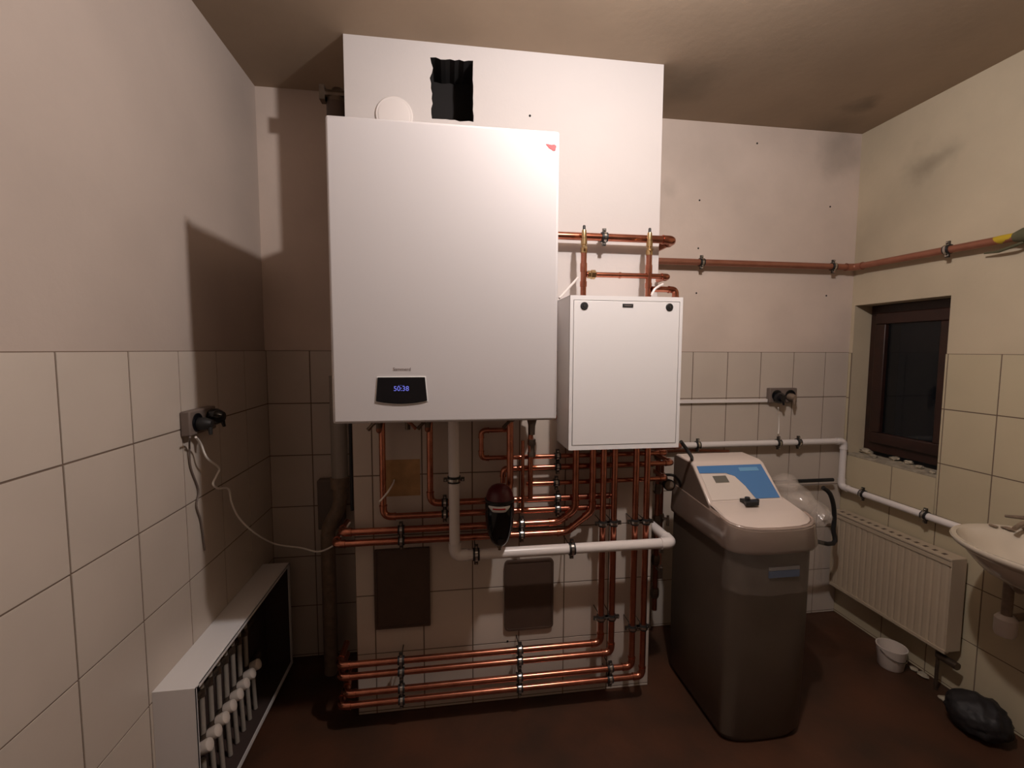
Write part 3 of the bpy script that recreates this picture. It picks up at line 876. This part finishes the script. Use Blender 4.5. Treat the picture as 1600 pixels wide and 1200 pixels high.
plug((-L + .0375 + .003, sp_.y - .036, sp_.z - .006), (1, 0, 0), (0, -.1, -1), 'black power plug in the near outlet of the left wall socket')
plug((-L + .0375 + .003, sp_.y + .044, sp_.z + .006), (1, 0, 0), (0, .2, -1), 'large black power plug in the far outlet of the left wall socket', m_blackgl, .028)
plug((sc.x - .035, D - .0075 - .033, sc.z - .012), (0, -1, 0), (.2, 0, -1), 'black power plug in the back wall socket', m_blackgl, .030)
plug((sc.x + .035, D - .0075 - .033, sc.z - .008), (0, -1, 0), (0, 0, -1), 'small grey plug in the right outlet of the back wall socket', m_tan, .020)

cp_ = [at(306, 683, 0, -L + .055), at(314, 694, 0, -L + .045), at(323, 715, 0, -L + .05), at(342, 731, 0, -L + .05), at(338, 744, 0, -L + .05), at(333, 756, 0, -L + .06), at(341, 763, 0, -L + .06),
       at(357, 764, 0, -L + .05), at(362, 786, 0, -L + .05), at(375, 811, 0, -L + .06), at(400, 834, 0, -L + .09), at(430, 850, 1, 2.05), at(470, 856, 1, 2.00), at(497, 862, 1, 1.95), at(520, 853, 1, 1.90), at(533, 838, 1, 1.84), at(547, 816, 1, 1.825)]


def smooth_path(pts, n=5):
    out = []
    P_ = [pts[0]] + list(pts) + [pts[-1]]
    for i in range(1, len(P_) - 2):
        p0, p1, p2, p3 = P_[i - 1:i + 3]
        for k in range(n):
            t = k / n
            out.append(.5 * ((2 * p1) + (p2 - p0) * t + (2 * p0 - 5 * p1 + 4 * p2 - p3) * t * t + (3 * p1 - p0 - 3 * p2 + p3) * t ** 3))
    out.append(P_[-2])
    return out


MB().sweep(smooth_path(cp_), .0035, 8).build('power_cable', m_cable, label='loose white cable sagging from the left wall socket to the boiler pipes', cat='cable')
q = [at(593, 784, 1, 1.762), at(601, 775, 1, 1.760), at(608, 766, 1, 1.765), at(614, 756, 1, 1.80), at(616, 750, 1, 1.838)]
MB().sweep(smooth_path(q), .0035, 8).build('cable_end', m_cable, label='short white cable end crossing the leftmost copper pipe', cat='cable')
q = [at(297, 683, 0, -L + .05), at(296, 695, 0, -L + .02), at(298, 730, 0, -L + .012), at(310, 765, 0, -L + .012), at(307, 790, 0, -L + .012), at(314, 815, 0, -L + .012), at(320, 860, 0, -L + .012)]
MB().sweep(smooth_path(q), .0028, 8).build('grey_cable', m_cardb, label='thin grey cable hanging close to the left wall under the socket', cat='cable')
q = [at(1216, 637, 1, D - .05), at(1217, 650, 1, D - .02), at(1217, 668, 1, D - .014), at(1216, 678, 1, D - .03)]
MB().sweep(smooth_path(q), .003, 8).build('short_cable', m_cable, label='short pale cable from the back wall socket down to the pipe clamp', cat='cable')
za = at(1100, 627, 1, D - .01).z
MB().box(.90, sc.x - .083, D - .024, D - .0085, za - .008, za + .009).build('cable_trunking', m_wplastic, label='white cable trunking from behind the small cabinet to the back socket', cat='cable duct', bevel=.001)
for (pp, lb) in (([at(874, 466, 1, 1.70), at(884, 455, 1, 1.72), at(893, 445, 1, 1.73), at(903, 434, 1, 1.755)], 'white cable loop at the upper left of the small cabinet'),
                 ([at(1018, 461, 1, 1.70), at(1023, 452, 1, 1.70), at(1030, 447, 1, 1.705), at(1036, 444, 1, 1.71)], 'short white wire on top of the small cabinet between the right pipes')):
    MB().sweep(smooth_path([Vector(p) for p in pp]), .0045, 8).build('white_wire', m_wplastic, label=lb, cat='wire')

# ------------------------------------------------------------------ water softener
SX0, SX1, SY0, SY1 = 1.035, 1.385, 1.475, 1.93
ws = thing('water_softener', ((SX0 + SX1) / 2, 1.7, 0), 'tall water softener wrapped in clear film with white lid and blue control panel', 'water softener')


def outline(x0, x1, yb, yf, bow, r, n=10):
    """plan outline: straight back and sides, bowed front"""
    pts = [(x0, yb), (x0, yf + bow + .02)]
    for k in range(n + 1):
        t = k / n
        a = PI + PI * t
        cx = (x0 + x1) / 2
        pts.append((cx + (x1 - x0) / 2 * math.copysign(abs(math.cos(a)) ** .62, math.cos(a)), yf + bow + bow * math.sin(a)))
    pts += [(x1, yf + bow + .02), (x1, yb)]
    return pts


def stack(levels, m_, name, parent, **kw):
    """levels: (z, outline) or list of per-point z"""
    b = MB(); n = len(levels[0][1]); vs = []
    for z, ol in levels:
        for i, p in enumerate(ol): vs.append((p[0], p[1], z(p) if callable(z) else z))
    fs = [tuple(range(n))[::-1]]
    for l in range(len(levels) - 1):
        for i in range(n):
            j = (i + 1) % n
            fs.append((l * n + i, l * n + j, (l + 1) * n + j, (l + 1) * n + i))
    fs.append(tuple((len(levels) - 1) * n + i for i in range(n)))
    b.add(vs, fs)
    return b.build(name, m_, parent, **kw)


stack([(0.0, outline(SX0 + .02, SX1 - .02, SY1 - .02, SY0 + .03, .05, 0)), (.03, outline(SX0 + .005, SX1 - .005, SY1, SY0 + .015, .05, 0)), (.40, outline(SX0, SX1, SY1, SY0 + .005, .055, 0)),
       (.775, outline(SX0, SX1, SY1, SY0, .06, 0))], m_soft_body, 'tank_housing', ws, angle=30)


def ztop(p):        # the rim falls towards the front
    t = min(1, max(0, (p[1] - 1.44) / (1.70 - 1.44)))
    return .862 + (.912 - .862) * t


stack([(.775, outline(SX0 - .012, SX1 + .010, SY1, SY0 - .025, .075, 0)), (.79, outline(SX0 - .016, SX1 + .014, SY1, SY0 - .032, .08, 0)),
       (lambda p: ztop(p) - .006, outline(SX0 - .010, SX1 + .008, SY1, SY0 - .022, .08, 0)), (lambda p: ztop(p) + .0, outline(SX0 - .002, SX1 - .0, SY1, SY0 - .010, .08, 0))],
      m_beige, 'lid_rim', ws, angle=40)
stack([(lambda p: ztop(p) - .001, outline(SX0 + .002, SX1 - .004, 1.70, SY0 - .006, .075, 0)), (lambda p: ztop(p) + .005, outline(SX0 + .008, SX1 - .010, 1.70, SY0 + .002, .075, 0))],
      m_soft_top, 'salt_lid', ws, angle=40)
ol_ = outline(SX0 - .004, SX1 + .002, SY1, SY0 - .014, .08, 0)[1:-1]
MB().sweep([(p[0], p[1], ztop(p) - .003) for p in ol_], .0065, 10).build('lid_lip', mat('glossy_film_lip', (.30, .22, .18), .10, coat=1., bump=.6, bscale=45), ws)
# head: slanted control panel rising to a flat top
hx0, hx1 = SX0 - .006, SX1 - .02
hd = MB().prism([(1.645, .905), (1.775, 1.030), (1.80, 1.040), (SY1 - .01, 1.045), (SY1, 1.03), (SY1, .80), (1.645, .80)], 0, hx0 + .004, hx1).build('control_head', m_soft_top, ws, bevel=.006)
MB().prism([(1.640, .80), (1.640, .900), (1.773, 1.026), (1.80, 1.036), (SY1 - .01, 1.041), (SY1, 1.026), (SY1, .80)], 0, hx0 - .001, hx0 + .004).build('side_shade_skin', m_side_shade, ws, bevel=.002)  # thin skin that puts the shade of the head's left side into its colour
sl = Vector((0, 1.775 - 1.645, 1.030 - .905)).normalized(); nr = Vector((0, -sl.z, sl.y))


def on_panel(fx, t, off=.001):
    return Vector((hx0 + (hx1 - hx0) * fx, 1.645, .905)) + sl * t + nr * off


def panel_piece(poly, m_, name, off):
    b = MB(); n = len(poly)
    vs = [on_panel(x, y, off) for x, y in poly] + [on_panel(x, y, off + .001) for x, y in poly]
    b.add(vs, [tuple(range(n))[::-1], tuple(range(n, 2 * n))] + [(i, (i + 1) % n, n + (i + 1) % n, n + i) for i in range(n)])
    return b.build(name, m_, hd, smooth=False)


PLH = .178
panel_piece([(.06, .012), (.62, .012), (.56, .10), (.48, .125), (.30, .128), (.06, .135)], m_cap, 'panel_label_grey', .0008)
panel_piece([(.05, .172), (.94, .172), (.96, .012), (.64, .012), (.58, .07), (.50, .118), (.40, .135), (.05, .138)], m_blue, 'panel_label_blue', .0012)
panel_piece([(.60, .158), (.86, .158), (.87, .140), (.60, .140)], m_ltblue, 'panel_print', .0024)
panel_piece([(.20, .122), (.38, .122), (.39, .090), (.21, .090)], m_lcd, 'lcd_window', .0026)
pb = at(1228, 893, 1, SY0)
b = MB().box(1.175, 1.300, SY0 - .004, SY0 + .001, pb.z - .020, pb.z + .006)
b.build('front_label_blue', mat('label_dim_blue', (.04, .07, .13), .4), ws)
MB().box(1.175, 1.300, SY0 - .004, SY0 + .001, pb.z + .008, pb.z + .020).build('front_label_white', mat('label_dim', (.16, .14, .13), .4), ws)
# black clip lying on the lid
pk = at(1172, 788, 2, .905)
kc = MB()
kc.prism([(pk.x - .034, pk.y - .022), (pk.x + .022, pk.y - .024), (pk.x + .026, pk.y - .004), (pk.x + .044, pk.y + .004), (pk.x + .044, pk.y + .014), (pk.x + .012, pk.y + .010), (pk.x - .006, pk.y + .028), (pk.x - .026, pk.y + .030), (pk.x - .022, pk.y + .006)],
         2, .907, .922)
kc.cyl((pk.x - .010, pk.y + .004, .920), (pk.x - .010, pk.y + .004, .934), .010)
kc.build('black_clip', m_black, label='small black plastic clip lying on the softener lid', cat='clip', bevel=.002)


# crumpled clear bag on the right of the softener
def crumple(c, rx, ry, rz, seed, det=4):
    bm = bmesh.new(); bmesh.ops.create_icosphere(bm, subdivisions=det, radius=1)
    rn = random.Random(seed)
    dirs = [(Vector((rn.uniform(-1, 1), rn.uniform(-1, 1), rn.uniform(-1, 1))).normalized(), rn.uniform(4, 11), rn.uniform(0, 6)) for _ in range(9)]
    vs = []
    for v in bm.verts:
        k = 1
        for d, f, ph in dirs: k += .045 * abs(math.sin(f * v.co.dot(d) + ph)) * 1.0 - .02
        vs.append(Vector((c[0] + v.co.x * rx * k, c[1] + v.co.y * ry * k, c[2] + v.co.z * rz * k)))
    fs = [[q.index for q in f.verts] for f in bm.faces]
    bm.free()
    return vs, fs


pg = thing('plastic_bag', (1.46, 1.74, .78), 'crumpled clear plastic bag bulging over the right side of the softener', 'bag')
for (c_, rr, sd, nm) in (((1.435, 1.72, .900), (.065, .13, .065), 2, 'bag_film'), ((1.475, 1.77, .938), (.040, .05, .036), 5, 'bag_knot'), ((1.452, 1.64, .865), (.062, .11, .055), 9, 'bag_fold')):
    vs_, fs_ = crumple(c_, *rr, sd, 3)
    MB().add(vs_, fs_).build(nm, m_wrap, pg, angle=16)
# tight film over lid and front
film = MB(); NX, NY = 26, 18; vs_ = []; fs_ = []
rn = random.Random(11)
for j in range(NY + 1):
    for i in range(NX + 1):
        t = i / NX; s_ = j / NY
        a = PI + PI * t
        xx = (SX0 + SX1) / 2 + ((SX1 - SX0) / 2 + .022) * math.copysign(abs(math.cos(a)) ** .62, math.cos(a))
        yy = SY0 - .036 + .08 + .085 * math.sin(a)
        z = .885 - .25 * s_
        wv = .004 * math.sin(23 * t + 5 * s_) + .003 * math.sin(51 * t - 9 * s_) + .006 * s_ * math.sin(13 * t + 2)
        vs_.append((xx + wv * .5, yy - .004 - abs(wv), z))
for j in range(NY):
    for i in range(NX):
        k = j * (NX + 1) + i
        fs_.append((k, k + 1, k + NX + 2, k + NX + 1))
m_film = glassy('film', (.5, .43, .37), .10, .06, 1.)
film.add(vs_, fs_).build('wrapping_film', m_film, ws, angle=60)
q = [at(1286, 762, 1, 2.05), at(1297, 772, 1, 2.05), at(1303, 795, 1, 2.05), at(1302, 825, 1, 2.05), at(1293, 850, 1, 2.02), Vector((1.378, 1.90, .74))]
MB().sweep(smooth_path(q), .011, 12).build('black_hose', m_black, label='black hose behind the right side of the water softener', cat='hose')
z_ = at(1290, 750, 1, 2.20).z  # bar added in place of a dark band along the back wall
q = [Vector((1.45, 2.20, z_)), Vector((2.12, 2.20, z_))]
MB().sweep(q, .010, 12).build('dark_band_bar', m_black, label='dark horizontal bar for a dark band on the back wall behind the plastic bag', cat='pipe')

# ------------------------------------------------------------------ radiator
ry0, ry1, rz0, rz1, rx = 1.590, 2.19, .205, .632, 2.125
ra = thing('radiator', (rx + .04, (ry0 + ry1) / 2, rz0), 'white ribbed panel radiator low on the right wall under the window', 'radiator')
b = MB(); n = 18; vs_, fs_ = [], []
prof = []
st_ = (ry1 - ry0 - .02) / n
yy = ry0 + .01
for i in range(n):
    prof += [(yy, rx + .006), (yy + st_ * .25, rx + .003), (yy + st_ * .75, rx + .003), (yy + st_, rx + .006)]
    yy += st_
for z in (rz0 + .012, rz1 - .030):
    for (y, x) in prof: vs_.append((x, y, z))
k = len(prof)
for i in range(k - 1): fs_.append((i, i + 1, k + i + 1, k + i))
b.add(vs_, fs_)
b.box(rx + .007, rx + .022, ry0, ry1, rz0 + .002, rz1 - .020)
b.box(rx - .001, rx + .010, ry0, ry1, rz0, rz0 + .014); b.box(rx - .001, rx + .010, ry0, ry1, rz1 - .034, rz1 - .014)
b.build('front_panel', m_rad, ra, angle=20)
b = MB()
b.box(rx - .003, R - .03, ry0 - .004, ry1 + .004, rz1 - .012, rz1)
b.build('top_grille', m_rad, ra, bevel=.003)
b = MB()
for i in range(14): b.box(rx + .015, rx + .035, ry0 + .04 + i * .04, ry0 + .054 + i * .04, rz1 - .0005, rz1 + .0008)
b.build('grille_slots', m_plate, ra)
MB().box(rx, R - .03, ry0 - .004, ry0, rz0 + .01, rz1 - .010).build('side_cover', m_rad, ra, bevel=.001)
MB().box(rx, R - .03, ry1, ry1 + .004, rz0 + .01, rz1 - .010).build('side_cover', m_rad, ra, bevel=.001)
MB().box(R - .045, R - .030, ry0, ry1, rz0 + .01, rz1 - .02).build('rear_panel', m_rad, ra)
MB().box(R - .030, R - .0075, ry0 + .08, ry0 + .10, .3, .55).box(R - .030, R - .0075, ry1 - .10, ry1 - .08, .3, .55).build('bracket', m_steel, ra)
pvv = at(1472, 1022, 0, rx + .03)
MB().cyl((rx + .035, ry0 + .05, rz0 + .002), (rx + .035, ry0 + .05, .155), .010).cyl((rx + .035, ry0 + .05, .165), (rx + .035, ry0 - .03, .165), .016, 12).cyl((rx + .035, ry0 + .05, .17), (rx + .035, ry0 + .05, 0.001), .007).build('valve', m_brass_d, ra)

# ------------------------------------------------------------------ wash basin
BX, BY, BZ = 1.995, 1.19, .850
wb = thing('wash_basin', (2.0, BY, .70), 'white ceramic wash basin on the right wall with dirty brown tap holes', 'wash basin')
NB = 48


def ell(a, k, dz, xo=0, yo=0):
    c_, s_ = math.cos(a), math.sin(a)
    x = BX + xo + .235 * k * (abs(c_) ** .9) * (1 if c_ > 0 else -1)
    y = BY + yo + .258 * k * s_
    return (min(x, R - .0075), y, BZ + dz)


lv = [(.10, -.165, .05), (.40, -.155, .05), (.62, -.10, .04), (.84, -.045, .01), (.965, -.020, 0), (1.0, -.004, 0), (.985, .002, 0), (.93, .001, 0), (.88, -.008, 0), (.78, -.05, 0), (.60, -.10, 0), (.35, -.128, 0), (.08, -.135, 0)]
vs_, fs_ = [], []
for li, (k_, dz, xo) in enumerate(lv):
    inner_ = li > 7
    for i in range(NB):
        a = 2 * PI * i / NB
        p = ell(a, k_, dz, xo)
        if inner_:      # the bowl sits away from the wall, leaving a tap ledge
            p = (BX - .035 + (p[0] - BX) * .86, p[1], p[2])
        vs_.append(p)
for l in range(len(lv) - 1):
    for i in range(NB):
        j = (i + 1) % NB
        fs_.append((l * NB + i, l * NB + j, (l + 1) * NB + j, (l + 1) * NB + i))
fs_.append(tuple(range(NB))[::-1]); fs_.append(tuple((len(lv) - 1) * NB + i for i in range(NB)))
MB().add(vs_, fs_).build('bowl', m_ceram, wb, angle=60)
MB().lathe((BX - .03, BY, BZ - .134), (0, 0, 1), [(0, .024), (.003, .024), (.004, .018)], 20).build('drain_ring', m_steel, wb)
for (u, v, r_) in ((1552, 822, .009), (1575, 826, .013)):
    p = at(u, v, 2, BZ + .002)
    MB().blob((p.x, p.y, BZ + .003), r_, r_ * 1.6, .004, .25, int(u)).build('dirt_smear', m_tan, wb)
p = at(1592, 822, 2, BZ + .01)
tb = thing('basin_tap', (p.x + .02, p.y - .02, BZ + .001), 'dirty brown brass tap at the back of the wash basin', 'tap')
MB().lathe((p.x + .02, p.y - .02, BZ + .003), (0, 0, 1), [(0, .022), (.006, .022), (.01, .015), (.03, .015), (.035, .019), (.045, .012)], 16).build('body', m_tan, tb)
MB().sweep(rounded([(p.x + .02, p.y - .02, BZ + .025), (p.x - .03, p.y - .03, BZ + .035), (p.x - .08, p.y - .04, BZ + .02)], .02)[0], .008, 12).build('spout', m_tan, tb)
MB().sweep([(p.x + .01, p.y - .01, BZ + .045), (p.x + .01, p.y + .05, BZ + .030)], [.008, .005], 10).build('lever', m_tan, tb)
pt_ = at(1571, 978, 0, 2.12)
tr = thing('basin_trap', (2.12, pt_.y, .40), 'pale plastic bottle trap under the wash basin', 'drain trap')
MB().lathe((2.12, pt_.y, pt_.z - .045), (0, 0, 1), [(0, .012), (.008, .028), (.02, .033), (.075, .033), (.09, .022)], 24).build('cup', m_cap, tr)
MB().sweep(rounded([(2.12, pt_.y, pt_.z + .04), (2.12, pt_.y, BZ - .20), (BX + .02, pt_.y - .10, BZ - .18)], .03)[0], .016, 14).build('inlet_tube', m_tan, tr)
MB().cyl((2.12, pt_.y, pt_.z + .03), (R - .008, pt_.y, pt_.z + .03), .014).build('outlet_tube', m_tan, tr)

# ------------------------------------------------------------------ floor heating manifold cabinet on the left wall
mx0, mx1, my0, my1, mz0, mz1 = -L + .0075, -.728, 1.345, 2.125, .060, .543
mc = thing('manifold_cabinet', ((mx0 + mx1) / 2, (my0 + my1) / 2, mz0), 'open white wall cabinet low on the left wall holding heating manifold', 'cabinet')
MB().box(mx0, mx1, my0, my1, mz1 - .002, mz1).build('top_panel', m_white2, mc)
MB().box(mx0, mx1, my0, my0 + .002, mz0, mz1 - .002).build('side_panel', m_white2, mc)
MB().box(mx0, mx1, my1 - .002, my1, mz0, mz1 - .002).build('side_panel', mat('interior_shade', (.05, .03, .025), .7), mc)  # shade inside the open cabinet is put into this dark colour
MB().box(mx0, mx1, my0 + .002, my1 - .002, mz0, mz0 + .002).build('bottom_panel', MATS['interior_shade'], mc)
MB().box(mx0, mx0 + .002, my0 + .002, my1 - .002, mz0 + .002, mz1 - .002).build('rear_panel', mat('interior_shade', (.05, .03, .025), .7), mc)
b = MB()
b.box(mx1 - .002, mx1, my0, my0 + .006, mz0, mz1); b.box(mx1 - .002, mx1, my1 - .025, my1, mz0, mz1)
b.box(mx1 - .002, mx1, my0 + .02, my1 - .025, mz1 - .012, mz1); b.box(mx1 - .002, mx1, my0 + .02, my1 - .025, mz0, mz0 + .022)
b.build('front_frame', m_white2, mc)
mf = thing('heating_manifold', (-.79, 1.68, .18), 'floor heating manifold with a row of white valve caps inside the left wall cabinet', 'manifold')
ys = [1.470 + .0535 * i for i in range(8)]
MB().cyl((-.800, 1.42, .243), (-.800, 1.93, .243), .016).build('return_bar', m_brass_d, mf)
MB().cyl((-.815, 1.42, .40), (-.815, 1.93, .40), .014).build('flow_bar', m_brass_d, mf)
for i, y in enumerate(ys):
    MB().lathe((-.795, y, .246), (.75, 0, .35), [(0, .010), (.006, .010), (.008, .019), (.032, .0205), (.037, .019), (.041, .012)], 18).build('valve_cap', m_cap, mf)
    MB().cyl((-.808, y, .24), (-.808, y, .47), .0085, 12).build('grey_pipe', m_pex, mf)
    MB().cyl((-.785, y + .01, .065), (-.790, y + .01, .205), .008, 12).build('lower_pipe', m_pex, mf)
    MB().lathe((-.808, y, .385), (0, 0, 1), [(0, .012), (.012, .013), (.03, .012)], 6).build('union_nut', m_brass_d, mf)

# ------------------------------------------------------------------ things on the floor
bk = thing('paint_bucket', (2.105, 1.80, 0), 'small white bucket on the floor in front of the radiator', 'bucket')
MB().lathe((2.105, 1.80, 0.0005), (0, 0, 1), [(0, .047), (.004, .050), (.095, .060), (.102, .062), (.102, .057), (.090, .0555), (.01, .045)], 32).build('body', m_cap, bk)
MB().sweep([Vector((2.105 + .062 * math.cos(a), 1.80 + .062 * math.sin(a), .092 - .035 * math.sin(a) * -1)) for a in [PI + PI * k / 14 for k in range(15)]], .002, 6).build('wire_handle', m_steel, bk)
bm_ = MB()
vs_, fs_ = crumple((2.085, 1.425, .070), .085, .095, .070, 21)
vs_ = [Vector((v.x, v.y, max(v.z, .0008))) for v in vs_]
bm_.add(vs_, fs_).build('rubbish_bag', m_cloth, label='black rubbish bag slumped on the floor below the wash basin', cat='bag', angle=60)
for k, (u, v, s_, lb) in enumerate(((1478, 1050, .018, 'pale rubble piece nearest the radiator foot'), (1465, 1040, .014, 'small pale rubble piece left of the radiator foot'), (1476, 1092, .017, 'pale rubble piece left of the black rubbish bag'),
                                    (1512, 1118, .014, 'pale rubble chip in front of the black rubbish bag'), (1540, 1135, .022, 'flat greenish rubble piece in front of the rubbish bag'), (1446, 1026, .012, 'small pale chip right of the white bucket'))):
    p = at(u, v, 2, .01)
    MB().blob((min(p.x, 2.19), p.y, s_ * .5), s_, s_ * 1.3, s_ * .5, .25, k + 40).build('rubble_piece', m_mortar if k != 4 else m_greytape, label=lb, cat='rubble')
